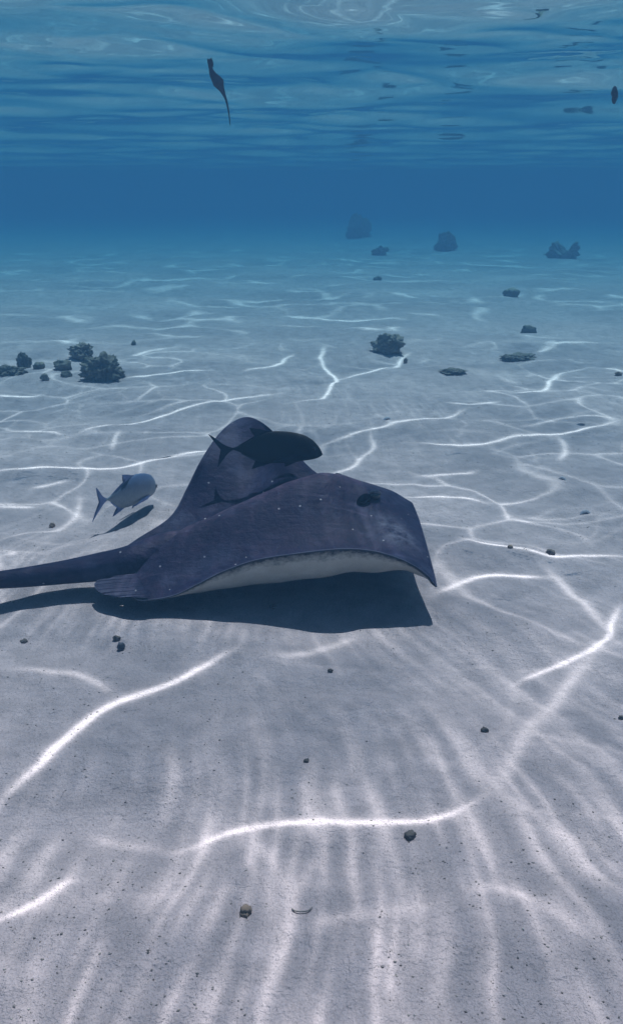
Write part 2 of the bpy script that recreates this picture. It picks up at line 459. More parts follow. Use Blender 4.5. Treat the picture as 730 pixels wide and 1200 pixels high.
for r in range(NR - 1):
    i = np.arange(nE)
    a = np.stack([rid(0, r, i), rid(0, r + 1, i), rid(0, r + 1, i + 1), rid(0, r, i + 1)], -1)
    b = np.stack([rid(1, r, i), rid(1, r, i + 1), rid(1, r + 1, i + 1), rid(1, r + 1, i)], -1)
    F += [a, b]
i = np.arange(nE)
F.append(np.stack([rid(0, NR - 1, i), rid(1, NR - 1, i), rid(1, NR - 1, i + 1), rid(0, NR - 1, i + 1)], -1))
F = np.concatenate(F)
att = np.concatenate([np.concatenate(tatt), np.concatenate(tatt)])           # distance to the margin
und = np.concatenate([np.zeros(NR * nE), np.ones(NR * nE)])                  # 1 = belly
# tail: a tapering tube whose root is buried in the back of the disc
def tube(path, rad, seg=20, flat=1.0):
    path = np.asarray(path, float); n = len(path); vs = []
    tan = np.gradient(path, axis=0); tan /= np.linalg.norm(tan, axis=1)[:, None]
    for p, t, r in zip(path, tan, rad):
        side = np.cross(t, (0, 0, 1)); side /= np.linalg.norm(side); up = np.cross(side, t)
        for k in range(seg):
            a = 2 * math.pi * k / seg; vs.append(p + r * (math.cos(a) * side + flat * math.sin(a) * up))
    vs = np.array(vs); fs = []
    for j in range(n - 1):
        for k in range(seg):
            fs.append((j * seg + k, j * seg + (k + 1) % seg, (j + 1) * seg + (k + 1) % seg, (j + 1) * seg + k))
    return vs, np.array(fs)
tp = [np.array((-.33, 2.735, .135)), np.array((-.47, 2.69, .125))] + [np.array(ground(*q)) for q in ((150,659,.105),(120,664,.092),(90,668.5,.085),(50,674,.080),(0,679.5,.085),(-70,684,.095),(-160,684,.10),(-280,676,.095),(-400,664,.08))]
tp = catmull(tp, 90, False)
sarc = np.concatenate([[0], np.cumsum(np.linalg.norm(np.diff(tp, axis=0), axis=1))]); sarc /= sarc[-1]
trad = np.interp(sarc, [0, .08, .16, .26, .36, .5, .7, 1], [.052, .060, .056, .041, .0305, .0195, .012, .004])
tv, tf = tube(tp, trad, 20, .92)
# pelvic fins: rounded ribbed lobes on both sides of the tail root
def lobe(base0, base1, tip, thick=.010, n=16, m=28):
    base0, base1, tip = map(np.asarray, (base0, base1, tip)); vs = []
    mid = (base0 + base1) / 2
    for sgn in (1, -1):
        for a in range(n + 1):
            u = a / n
            for b in range(m + 1):
                w = b / m
                bp = base0 * (1 - w) + base1 * w
                reach = (1 - abs(2 * w - 1) ** 2.6) ** .5
                p = bp + (tip - mid) * u * (.10 + .90 * reach)
                p = p + np.array((0, 0, sgn * thick * .5 * math.sqrt(max(0, 1 - u ** 3)) * reach + .0026 * math.sin(w * 50) * u * (sgn > 0)))
                vs.append(p)
    vs = np.array(vs); o = (n + 1) * (m + 1); g = []
    for a in range(n):
        for b in range(m):
            q = [a * (m + 1) + b, a * (m + 1) + b + 1, (a + 1) * (m + 1) + b + 1, (a + 1) * (m + 1) + b]
            g.append(q); g.append([x + o for x in q[::-1]])
    return vs, np.array(g)
l1v, l1f = lobe(ground(176, 700, .068), ground(160, 672, .098), ground(112, 689, .058))
l2v, l2f = lobe((-.545, 2.80, .085), (-.50, 2.72, .12), (-.70, 2.785, .060))
def join_parts(parts):
    vs, fs, o = [], [], 0
    for v_, f_ in parts: vs.append(v_); fs.append(f_ + o); o += len(v_)
    return np.concatenate(vs), np.concatenate(fs)
RV, RF = join_parts([(V, F), (tv, tf), (l1v, l1f), (l2v, l2f)])
extra = len(RV) - len(V)
me = mesh_np('stingray_body', RV, RF)
bm = bmesh.new(); bm.from_mesh(me); bmesh.ops.recalc_face_normals(bm, faces=bm.faces); bm.to_mesh(me); bm.free()
def add_attr(me, name, arr):
    a = me.attributes.new(name, 'FLOAT', 'POINT'); a.data.foreach_set('value', np.asarray(arr, np.float32))
add_attr(me, 'margin', np.concatenate([att, np.zeros(extra)]))
dx_ = RV[:, :2] - SP0; al_ = dx_ @ ax_d; pe_ = np.abs(dx_[:, 0] * -ax_d[1] + dx_[:, 1] * ax_d[0])
add_attr(me, 'ridge', np.exp(-(pe_ / .05) ** 2) * smooth(-.05, .25, al_) * (1 - smooth(.72, .9, al_)))
sq = np.array(ground(466, 620, .20)[:2]); sd_ = (RV[:, :2] - sq) @ np.array([[.9, -.45], [.45, .9]])
add_attr(me, 'scuff', np.exp(-(sd_[:, 0] / .055) ** 2 - (sd_[:, 1] / .10) ** 2))
def ribs(n=16, m=14): return np.array([(.5 + .5 * math.cos(b * math.pi)) * (a / n) ** .7 for sg in (1, -1) for a in range(n + 1) for b in range(m + 1)])
add_attr(me, 'rib', np.concatenate([np.zeros(len(V) + len(tv)), ribs(m=28), ribs(m=28)]))
add_attr(me, 'belly', np.concatenate([und, np.zeros(extra)]))

def mat_ray():
    s = NT('stingray_skin'); tc = s.new('TexCoord'); P = tc.outputs['Object']
    mg = s.new('Attribute', attribute_name='margin').outputs['Fac']; bl = s.new('Attribute', attribute_name='belly').outputs['Fac']
    mp = s.new('Mapping'); s.l(P, mp.inputs[0]); mp.inputs['Rotation'].default_value = (0, 0, -math.radians(22)); mp.inputs['Scale'].default_value = (6, 40, 20)
    big = s.noise(P, 4, 5, .6); mid = s.noise(P, 22, 5, .65); scr = s.noise(mp.outputs[0], 1.0, 6, .7)
    back = s.ramp(big, [(.3, (.009, .010, .032)), (.7, (.024, .021, .060))])
    back = s.mix(s.ramp(mid, [(.45, (0, 0, 0)), (.75, (.8, .8, .8))]), back, (.045, .030, .065))
    back = s.mix(s.ramp(scr, [(.56, (0, 0, 0)), (.72, (.5, .5, .5))]), back, (.085, .07, .125))
    rg = s.new('Attribute', attribute_name='ridge').outputs['Fac']
    ridge_light = s.math('MULTIPLY', rg, s.ramp(s.noise(P, 34, 6, .75), [(.36, (0, 0, 0)), (.66, (.75, .75, .75))]))  # pinkish ridge highlight put into the skin colour, broken up by noise
    back = s.mix(ridge_light, back, (.16, .105, .15))
    mp2 = s.new('Mapping'); s.l(P, mp2.inputs[0]); mp2.inputs['Rotation'].default_value = (0, 0, -math.radians(-52)); mp2.inputs['Scale'].default_value = (5, 55, 30)
    back = s.mix(s.ramp(s.noise(mp2.outputs[0], 1.0, 6, .7), [(.58, (0, 0, 0)), (.76, (.5, .5, .5))]), back, (.13, .12, .19))
    vor = s.new('TexVoronoi', i_Scale=30.0); s.l(P, vor.inputs['Vector'])
    sel = s.new('SeparateColor'); s.l(vor.outputs['Color'], sel.inputs[0])
    sp = s.math('MULTIPLY', s.math('LESS_THAN', vor.outputs['Distance'], .10), s.math('GREATER_THAN', sel.outputs[0], .72))
    back = s.mix(s.math('MULTIPLY', sp, .8), back, (.45, .45, .50))
    patch = s.ramp(s.noise(P, 5.0, 6, .7), [(.54, (0, 0, 0)), (.72, (.6, .6, .6))])
    back = s.mix(patch, back, (.09, .10, .18))
    rim = s.ramp(mg, [(.988, (0, 0, 0)), (1, (.8, .8, .8))])
    back = s.mix(rim, back, (.24, .24, .31))
    sc = s.math('MULTIPLY', s.new('Attribute', attribute_name='scuff').outputs['Fac'], s.ramp(s.noise(P, 26, 6, .75), [(.40, (0, 0, 0)), (.62, (.8, .8, .8))]))
    back = s.mix(sc, back, (.20, .21, .29))
    back = s.mix(s.math('MULTIPLY', s.new('Attribute', attribute_name='rib').outputs['Fac'], .75), back, (.17, .17, .24))
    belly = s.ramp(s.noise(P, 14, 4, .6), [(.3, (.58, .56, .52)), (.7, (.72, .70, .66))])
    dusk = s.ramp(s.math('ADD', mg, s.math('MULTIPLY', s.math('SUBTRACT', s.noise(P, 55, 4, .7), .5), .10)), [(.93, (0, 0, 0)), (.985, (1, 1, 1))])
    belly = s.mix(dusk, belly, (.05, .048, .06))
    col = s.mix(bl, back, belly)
    bs = s.new('BsdfPrincipled', i_Roughness=.5); bs.inputs['Specular IOR Level'].default_value = .07
    s.l(col, bs.inputs['Base Color'])
    s.l(s.bump(s.noise(P, 60, 4, .6), .45, .008, s.bump(scr, .5, .006)), bs.inputs['Normal'])
    s.l(bs.outputs[0], s.out.inputs[0]); return s.m
M_RAY = mat_ray()
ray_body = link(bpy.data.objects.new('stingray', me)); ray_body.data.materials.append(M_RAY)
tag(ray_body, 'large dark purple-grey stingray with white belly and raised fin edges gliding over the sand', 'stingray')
ray_body.cycles.is_caustics_receiver = True

def simple_mat(name, c0, c1, scale=20, rough=.6, spec=.2, bump=.2, bdist=.004, tc='Object'):
    s = NT(name); P = s.new('TexCoord').outputs[tc]
    col = s.ramp(s.noise(P, scale, 5, .65), [(.32, c0), (.68, c1)])
    bs = s.new('BsdfPrincipled', i_Roughness=rough); bs.inputs['Specular IOR Level'].default_value = spec
    s.l(col, bs.inputs['Base Color'])
    if bump: s.l(s.bump(s.noise(P, scale * 3, 4, .65), bump, bdist), bs.inputs['Normal'])
    s.l(bs.outputs[0], s.out.inputs[0]); return s.m

# eyes and spiracles of the stingray
FWD = np.array([math.cos(math.radians(22)), math.sin(math.radians(22))]); RGT = np.array([FWD[1], -FWD[0]])
M_EYE = simple_mat('ray_eye', (.006, .006, .009), (.02, .02, .025), 60, .15, .5, 0)
M_SPIR = simple_mat('spiracle_skin', (.006, .006, .009), (.012, .012, .016), 60, .8, .05, .2)
M_LID = simple_mat('eyelid_skin', (.12, .12, .16), (.26, .25, .30), 90, .5, .2, .3)
def surf(q):
    q = np.asarray(q, float); e = .004
    z = ray_top(q[None])[0]; zx = ray_top((q + [e, 0])[None])[0]; zy = ray_top((q + [0, e])[None])[0]
    n = Vector((-(zx - z) / e, -(zy - z) / e, 1)).normalized(); return Vector((q[0], q[1], z)), n
def frame(p, n, fwd):
    f = Vector((fwd[0], fwd[1], 0)); f = (f - n * f.dot(n)).normalized(); s_ = n.cross(f)
    return Matrix((( f.x, s_.x, n.x, p.x), (f.y, s_.y, n.y, p.y), (f.z, s_.z, n.z, p.z), (0, 0, 0, 1)))
def bowl(name, a, b, lip, parent, M, mat):
    rs = [(1.25, -.006), (1.12, lip * .7), (1.0, lip), (.88, lip * .8), (.7, lip * .1), (.35, -.0005), (.02, .0004)]
    seg = 28; vs = [(r * a * math.cos(2 * math.pi * k / seg), r * b * math.sin(2 * math.pi * k / seg) * (1 + .25 * math.cos(2 * math.pi * k / seg)), z + .002) for r, z in rs for k in range(seg)]
    fs = [(j * seg + k, j * seg + (k + 1) % seg, (j + 1) * seg + (k + 1) % seg, (j + 1) * seg + k) for j in range(len(rs) - 1) for k in range(seg)]
    me = mesh_np(name, vs, fs); me.transform(M); me.materials.append(mat); return link(bpy.data.objects.new(name, me), parent)
for side, e in ((1, EYES[0]), (-1, EYES[1])):
    q = e + FWD * .016 + RGT * side * .012
    p, n = surf(q); M = frame(p, n, FWD)
    bm = bmesh.new(); bmesh.ops.create_uvsphere(bm, u_segments=24, v_segments=14, radius=1.0)
    bmesh.ops.scale(bm, vec=(.023, .017, .018), verts=bm.verts); bm.transform(M)
    me = bpy.data.meshes.new('eye'); bm.to_mesh(me); bm.free(); me.materials.append(M_EYE)
    for f_ in me.polygons: f_.use_smooth = True
    eye = link(bpy.data.objects.new('eye', me), ray_body)
    # lid: an arched ridge over the eye
    pts = [Vector((.025 * math.cos(a), side * .004 - side * .013 * math.sin(a) * 0, .0150 * math.sin(a) + .004)) for a in np.linspace(0, math.pi, 18)]
    lv, lf = tube([M @ v_ for v_ in pts], np.interp(np.linspace(0, 1, 18), [0, .5, 1], [.003, .0062, .003]), 10)
    me = mesh_np('eyelid', lv, lf); me.materials.append(M_LID); link(bpy.data.objects.new('eyelid', me), eye)
    p, n = surf(e - FWD * .030 + RGT * side * .026); M = frame(p, n, FWD * .8 - RGT * side * .5)
    bowl('spiracle', .026, .015, .007, ray_body, M, M_SPIR)

# ------------------------------------------------------------------ fish
FS = .000654                     # metres per tracing unit
def fpt(x, y): return ((x - 420) * FS, (185 - y) * FS)
TOPP = [(677,206),(668,183),(650,158),(625,131),(580,105),(530,93),(480,87),(420,87),(380,93),(330,114),(270,149),(230,171),(200,184),(176,188)]
BOTP = [(677,210),(672,217),(655,228),(630,236),(580,246),(520,256),(460,263),(400,266),(345,261),(290,239),(240,212),(218,204),(198,197),(176,194)]
def build_fish(name, mats, loc, heading, pitch=0., roll=0., scale=1.0):
    nb = 60; seg = 28
    xs_ = np.linspace(676, 176, nb)
    tx = np.array(TOPP)[::-1]; bx_ = np.array(BOTP)[::-1]
    ty = np.interp(xs_, tx[:, 0], tx[:, 1]); by = np.interp(xs_, bx_[:, 0], bx_[:, 1])
    for _ in range(2):
        ty[1:-1] = (ty[:-2] + 2 * ty[1:-1] + ty[2:]) / 4; by[1:-1] = (by[:-2] + 2 * by[1:-1] + by[2:]) / 4
    half = np.interp(xs_, [176, 215, 300, 420, 540, 620, 655, 677], [4.5, 6, 19, 37, 40, 30, 18, 3]) * FS
    vs = []
    for x, a, b, w in zip(xs_, ty, by, half):
        X0, zt = fpt(x, a); _, zb = fpt(x, b); c = (zt + zb) / 2; h = (zt - zb) / 2
        for k in range(seg):
            an = 2 * math.pi * k / seg; ca, sa = math.cos(an), math.sin(an)
            vs.append((X0, w * math.copysign(abs(ca) ** .9, ca) * (1 - .25 * abs(sa) ** 3), c + h * sa))
    fs = [(j * seg + k, j * seg + (k + 1) % seg, (j + 1) * seg + (k + 1) % seg, (j + 1) * seg + k) for j in range(nb - 1) for k in range(seg)]
    n0 = len(vs)
    bm = bmesh.new(); bv = [bm.verts.new(v_) for v_ in vs]
    for f_ in fs: bm.faces.new([bv[i] for i in f_])
    bm.faces.new(bv[:seg]); bm.faces.new(bv[-seg:][::-1])
    bmesh.ops.recalc_face_normals(bm, faces=bm.faces)
    for f_ in bm.faces: f_.smooth = True
    me = bpy.data.meshes.new('body'); bm.to_mesh(me); bm.free()
    root = link(bpy.data.objects.new(name, me)); me.materials.append(mats[0])
    def fin(nm, poly, y0=0., splay=0., thick=.0022, mat=mats[1]):
        """closed outline (tracing units) extruded into a thin lens-edged fin, fanned outwards by splay"""
        P = [fpt(*p) for p in poly]; P = catmull(np.array(P), 46, True)
        c = P.mean(0); bm = bmesh.new(); rings = []
        for sgn, sc, off in ((1, .55, thick), (1, 1., .0004), (-1, 1., -.0004), (-1, .55, -thick)):
            rings.append([bm.verts.new((c[0] + (p[0] - c[0]) * sc, y0 + off + splay * ((P[0][1] - (c[1] + (p[1] - c[1]) * sc))), c[1] + (p[1] - c[1]) * sc)) for p in P])
        for a, b in zip(rings[:-1], rings[1:]):
            for i in range(len(P)): bm.faces.new((a[i], a[(i + 1) % len(P)], b[(i + 1) % len(P)], b[i]))
        for rg, d in ((rings[0], 1), (rings[-1], -1)):
            cv = bm.verts.new(np.mean([v_.co for v_ in rg], axis=0))
            for i in range(len(rg)): bm.faces.new((rg[i], rg[(i + 1) % len(rg)], cv)[::d])
        bmesh.ops.recalc_face_normals(bm, faces=bm.faces)
        me = bpy.data.meshes.new(nm); bm.to_mesh(me); bm.free(); me.materials.append(mat)
        return link(bpy.data.objects.new(nm, me), root)
    fin('tail_fin', [(205,190),(170,180),(135,162),(98,134),(62,113),(88,142),(118,170),(134,190),(138,205),(127,240),(114,272),(105,300),(128,268),(152,236),(172,212)])
    fin('dorsal_fin', [(405,90),(370,84),(330,77),(284,74),(318,86),(334,98),(322,116),(280,143),(225,171),(222,178),(280,156),(330,126),(380,104)])
    fin('anal_fin', [(400,260),(378,272),(345,284),(292,301),(318,282),(330,266),(296,246),(240,218),(232,206),(290,230),(345,252)])
    fin('pelvic_fin', [(535,252),(520,262),(500,272),(473,282),(474,268),(470,258),(500,250)])
    for sd in (1, -1):
        fin('pectoral_fin', [(560,205),(540,203),(500,208),(455,222),(415,245),(455,236),(500,230),(540,222)], sd * .0262, sd * .10)
        bm = bmesh.new(); bmesh.ops.create_uvsphere(bm, u_segments=16, v_segments=10, radius=.0085)
        bmesh.ops.scale(bm, vec=(1, .45, 1), verts=bm.verts); x_, z_ = fpt(632, 172); bmesh.ops.translate(bm, vec=(x_, sd * .0150, z_), verts=bm.verts)
        me = bpy.data.meshes.new('eye'); bm.to_mesh(me); bm.free(); me.materials.append(mats[2]); link(bpy.data.objects.new('eye', me), root)
    root.location = loc; root.scale = (scale,) * 3
    h = Vector((heading[0], heading[1], 0)).normalized()
    yaw = math.atan2(h.y, h.x)
    root.rotation_euler = (Matrix.Rotation(yaw, 3, 'Z') @ Matrix.Rotation(-pitch, 3, 'Y') @ Matrix.Rotation(roll, 3, 'X')).to_euler()
    root.cycles.is_caustics_receiver = True
    return root
def fish_mat(name, back, flank, belly, lo, hi, spots=None, rough=.45, spec=.3):
    s = NT(name); tc = s.new('TexCoord'); P = tc.outputs['Object']; sep = s.new('SeparateXYZ'); s.l(P, sep.inputs[0])
    z = s.math('ADD', sep.outputs[2], s.math('MULTIPLY', s.math('SUBTRACT', s.noise(P, 18, 4, .6), .5), .03))
    f = s.new('MapRange', i_1=lo, i_2=hi); s.l(z, f.inputs[0])
    col = s.ramp(f.outputs[0], [(0, belly), (.45, flank), (1, back)])
    col = s.mix(s.ramp(s.noise(P, 90, 4, .6), [(.4, (0, 0, 0)), (.7, (.35, .35, .35))]), col, tuple(.5 * c for c in flank))
    if spots: col = s.mix(s.ramp(s.noise(P, 130, 2, .5), [(.64, (0, 0, 0)), (.70, (.7, .7, .7))]), col, spots)
    bs = s.new('BsdfPrincipled', i_Roughness=rough); bs.inputs['Specular IOR Level'].default_value = spec
    s.l(col, bs.inputs['Base Color']); s.l(s.bump(s.noise(P, 160, 3, .6), .15, .002), bs.inputs['Normal'])
    s.l(bs.outputs[0], s.out.inputs[0]); return s.m
M_FE = simple_mat('fish_eye', (.004, .004, .006), (.012, .012, .014), 80, .15, .5, 0)
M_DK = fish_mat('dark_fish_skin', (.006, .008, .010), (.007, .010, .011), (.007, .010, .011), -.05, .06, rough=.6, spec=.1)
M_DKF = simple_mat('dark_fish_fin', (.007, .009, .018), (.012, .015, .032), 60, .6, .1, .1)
f1 = build_fish('trevally', (M_DK, M_DKF, M_FE), at_dist(322, 526, 3.06), (1, -.10), 0, 0, 1.02)
tag(f1, 'black silhouetted trevally with forked tail swimming just above the stingray', 'fish')
M_PL = fish_mat('pale_fish_skin', (.10, .15, .30), (.19, .25, .32), (.30, .35, .40), -.05, .06, (.10, .14, .26))
M_PLF = simple_mat('pale_fish_fin', (.10, .16, .38), (.20, .28, .55), 60, .5, .2, .1)
f2 = build_fish('trevally', (M_PL, M_PLF, M_FE), at_dist(154, 577, 3.36), (.33, .94), math.radians(-10), math.radians(14), 1.18)
tag(f2, 'pale silvery blue trevally swimming low over the sand behind the stingray tail', 'fish')

# ------------------------------------------------------------------ coral rocks on the sand
def mat_coral(name, dark, mid, light):
    s = NT(name); tc = s.new('TexCoord'); P = tc.outputs['Object']; geo = s.new('NewGeometry')
    n1 = s.noise(P, 7, 6, .7); n2 = s.noise(P, 30, 5, .7)
    col = s.ramp(n1, [(.3, dark), (.52, mid), (.75, light)])
    col = s.mix(s.ramp(n2, [(.45, (0, 0, 0)), (.7, (.6, .6, .6))]), col, dark)
    sep = s.new('SeparateXYZ'); s.l(geo.outputs['Normal'], sep.inputs[0])       # settled sediment, plus the lit look of the tops put into the colour
    dust_lit = s.math('MULTIPLY', s.ramp(sep.outputs[2], [(.45, (0, 0, 0)), (.95, (1, 1, 1))]), s.ramp(s.noise(P, 16, 5, .7), [(.4, (0, 0, 0)), (.6, (.8, .8, .8))]))
    col = s.mix(dust_lit, col, (.34, .31, .28))
    bs = s.new('BsdfPrincipled', i_Roughness=.95); bs.inputs['Specular IOR Level'].default_value = .1
    s.l(col, bs.inputs['Base Color']); s.l(s.bump(n2, .8, .02), bs.inputs['Normal']); s.l(bs.outputs[0], s.out.inputs[0]); return s.m
M_CA = mat_coral('coral_rock_dark', (.09, .086, .07), (.20, .19, .155), (.32, .30, .26))
M_CB = mat_coral('coral_rock_pale', (.14, .132, .115), (.27, .25, .22), (.42, .40, .36))
M_CF = mat_coral('far_coral', (.11, .11, .095), (.20, .195, .165), (.32, .30, .26))
def rock_mesh(name, w, d, h, seed, sub=4, lumps=3, rough=1.0):
    if sub == 4: sub, lumps, rough = 5, lumps + 3, 1.7
    r = random.Random(seed); bm = bmesh.new()
    for k in range(lumps):
        ret = bmesh.ops.create_icosphere(bm, subdivisions=sub, radius=1.0); vs = ret['verts']
        if k == 0: c, sc = Vector((0, 0, 0)), 1.0
        else:
            a = r.uniform(0, 6.28); c = Vector((.55 * math.cos(a), .45 * math.sin(a), r.uniform(-.2, .38))); sc = r.uniform(.30, .62)
        o = Vector((seed * 3.1 + k * 7, seed * 1.7, k * 2.3))
        for v_ in vs:
            q = v_.co.copy()
            n_ = .45 * mnoise.noise(q * 1.3 + o) + .30 * mnoise.noise(q * 2.9 + o) * rough + .20 * abs(mnoise.noise(q * 5.5 + o)) * rough + .12 * mnoise.noise(q * 11 + o) * rough + .06 * mnoise.noise(q * 23 + o) * rough
            v_.co = c + q * (1 + n_) * sc
    lo = min(v_.co.z for v_ in bm.verts); hi = max(v_.co.z for v_ in bm.verts); xm = [v_.co.x for v_ in bm.verts]; ym = [v_.co.y for v_ in bm.verts]
    x0, x1, y0, y1 = min(xm), max(xm), min(ym), max(ym)
    for v_ in bm.verts:
        v_.co.x = ((v_.co.x - x0) / (x1 - x0) - .5) * w
        v_.co.y = ((v_.co.y - y0) / (y1 - y0) - .5) * d
        v_.co.z = (v_.co.z - lo) / (hi - lo) * h * 1.35 - h * .35
        if seed in TAPER:                                                     # pointed heads
            f_ = max(0, min(1, v_.co.z / h)); k_, sh = TAPER[seed]
            v_.co.x = v_.co.x * (1 - k_ * f_) + sh * w * f_; v_.co.y *= 1 - k_ * f_
        if seed == 26: v_.co.z *= .66 + .34 * math.cos((v_.co.x / w + .16) * 2 * math.pi * 1.9)
    for f_ in bm.faces: f_.smooth = True
    me = bpy.data.meshes.new(name); bm.to_mesh(me); bm.free(); return me
TAPER = {25: (.55, .18), 28: (.4, .0), 14: (.2, 0), 27: (.3, .1)}
def place(o, u, v, sink=0.0):
    p = ground(u, v); z = float(sand_h(p.x, p.y)); p = ground(u, v, z); z = float(sand_h(p.x, p.y))
    o.location = (p.x, p.y, z - sink); return o
def px(u, v): return (ground(u, v).y * CP + CAM_Z * SP) / FPX        # metres per pixel there
def rock(name, label, cat, u, v, w, h, seed, mat, group=None, sub=4, lumps=3, rough=1.0, deep=.8, dist=None, rz=0):
    k = px(u, v)
    if sub == 4 and seed < 25: w, h, rz = w * 1.18, h * .82, rz * .25
    me = rock_mesh(name, w * k, w * k * deep, h * k * 1.05, seed, sub, lumps, rough); me.materials.append(mat)
    o = tag(link(bpy.data.objects.new(name, me)), label, cat, group)
    place(o, u, v); o.rotation_euler.z = rz; o.location.y += w * k * deep * .3; o.cycles.is_caustics_receiver = True
    o.location.z = float(sand_h(o.location.x, o.location.y))
    return o
G = 'coral rocks scattered on the sand'
CR = [
 ('coral_rock','brown lumpy coral head standing alone on bare sand beyond the stingray',455,413,41,25,11,M_CB,4,3),
 ('coral_rock','largest dark rounded coral rock in the rubble beyond the pale fish',117,447,58,36,12,M_CA,4,3),
 ('coral_rock','grey coral lump tucked against the back of the large dark coral rock',95,422,34,22,13,M_CB,4,3),
 ('coral_rock','small upright knobbly coral stump at the edge of the rubble',28,431,20,21,14,M_CA,4,3),
 ('coral_rock','long low dark coral slab lying at the outer end of the rubble',8,441,40,13,15,M_CA,4,3),
 ('coral_rock','small flat coral piece beside the upright knobbly stump',45,433,17,8,16,M_CA,3,2),
 ('coral_rock','flattened coral piece leaning toward the large dark coral rock',72,434,26,11,17,M_CA,3,2),
 ('coral_rock','thumb-sized grey rubble stone on sand in front of the rubble patch',52,446,11,8,18,M_CB,3,1),
 ('coral_rock','small dark rubble bit between the flattened piece and the large rock',77,442,14,7,19,M_CA,3,1),
 ('coral_rock','low crumbly coral patch sinking into the sand beyond the lone coral head',610,423,40,9,20,M_CB,4,3),
 ('coral_rock','thin scatter of pale coral crust half buried near the crumbly patch',532,438,30,6,21,M_CB,4,3),
 ('coral_rock','small dark coral lump just beyond the crumbly coral patch',620,390,19,9,22,M_CA,3,2),
 ('coral_rock','oval dark coral stone in front of the far blue bommies',600,348,23,10,23,M_CA,3,2),
 ('coral_rock','tiny dark stone on the far sand between the hazy bommies',443,329,13,6,24,M_CA,3,1),
 ('coral_bommie','tall pointed coral bommie fading into the blue haze',522,293,40,21,25,M_CF,4,3),
 ('coral_bommie','twin-peaked coral bommie fading into the blue haze',660,303,44,20,26,M_CF,4,3),
 ('coral_bommie','low broken coral clump in the haze beside the faintest bommie',445,300,26,10,27,M_CF,4,2),
 ('coral_bommie','faintest coral bommie, almost lost in the blue haze',420,280,44,27,28,M_CF,4,3),
 ('coral_rock','pea-sized dark stone on sand beside the rubble',157,405,7,6,29,M_CA,2,1),
]
for nm, lb, u, v_, w, h, sd, mt, sub, lp in CR:
    rock(nm, lb, 'coral' if 'bommie' in nm else 'rock', u, v_, w, h, sd, mt, G if nm == 'coral_rock' else 'hazy coral bommies far off', sub, lp, rz=sd * .7)

# ------------------------------------------------------------------ pebbles, shells and a twig on the near sand
M_PB = simple_mat('dark_pebble', (.075, .068, .066), (.17, .155, .15), 90, .8, .15, .5, .002)
M_PG = simple_mat('blue_grey_pebble', (.06, .065, .085), (.15, .16, .20), 90, .7, .2, .5, .002)
M_PN = simple_mat('brown_pebble', (.20, .15, .12), (.30, .24, .20), 60, .9, .1, .5, .002)
M_SH = simple_mat('shell', (.30, .32, .40), (.55, .56, .62), 60, .5, .3, .3, .001)
PB = [
 ('black round pebble in front of the stingray pelvic fin',137,752,10,8,M_PB),
 ('blue-grey double pebble touching the black round one',142,762,11,13,M_PG),
 ('flat black sliver of stone near the shadow of the stingray tail',28,753,11,4,M_PB),
 ('dark pebble alone on sand inside the curve of the right-hand light line',568,858,10,8,M_PB),
 ('dark two-lobed pebble just below the long bright light line',480,983,17,9,M_PB),
 ('flat brown pebble beside the pale curved twig',288,1074,19,13,M_PN),
 ('brown chip of coral beside the right-hand bright ripple of light',645,650,12,7,M_PB),
 ('small brown chip at the end of the right-hand bright ripple',598,642,8,5,M_PN),
 ('brown grit lump between the pale fish and the stingray tail',61,618,9,7,M_PN),
 ('small dark pebble in front of the stingray shadow',387,788,7,5,M_PB),
 ('dark flat pebble on the open sand before the stingray',359,893,8,5,M_PB),
 ('dark grain lying within the stingray shadow',320,713,11,5,M_PB),
 ('dark pebble on sand beyond the right-hand bright line',728,843,7,6,M_PB),
 ('olive pebble on the lumpy sand past the crumbly coral',724,440,9,6,M_PN),
 ('brown pebble beyond the black trevally beside the bright fork of light',475,426,6,8,M_PN),
]
for k, (lb, u, v_, w, h, mt) in enumerate(PB):
    rock('pebble', lb, 'pebble', u, v_, w, h * .72, 40 + k, mt, 'pebbles on the near sand', 3, 3 if 'double' in lb or 'two-lobed' in lb else 2, 1.1, rz=k)
def shell(label, u, v, w, rz):
    k = px(u, v) * w / 2; vs = []; n, m = 16, 8
    for a in range(n + 1):
        th = math.pi * a / n
        for b in range(m + 1):
            t = b / m; rr = k * (1 - .62 * t * math.sin(th) ** .6)
            rib = 1 + .03 * math.sin(a * 3.1)
            vs.append((rr * math.cos(th) * rib, k * .45 * math.sin(th) * (1 - t) * 1.4, k * .7 * math.sin(math.pi * (.15 + .7 * t)) * math.sin(th)))
    fs = [(a * (m + 1) + b, a * (m + 1) + b + 1, (a + 1) * (m + 1) + b + 1, (a + 1) * (m + 1) + b) for a in range(n) for b in range(m)]
    me = mesh_np('shell', vs, fs); me.materials.append(M_SH)
    o = tag(link(bpy.data.objects.new('shell', me)), label, 'shell', 'broken shells on the sand')
    md = o.modifiers.new('thick', 'SOLIDIFY'); md.thickness = k * .10
    place(o, u, v, k * .12); o.rotation_euler.z = rz; o.cycles.is_caustics_receiver = True
shell('blue-grey crescent of broken shell on bare sand to the right of the stingray', 686, 602, 14, .2)
shell('small tilted shell fragment beyond the blue-grey crescent', 658, 562, 10, -.9)
shell('white-rimmed shell beyond the stingray snout', 454, 492, 10, .5)
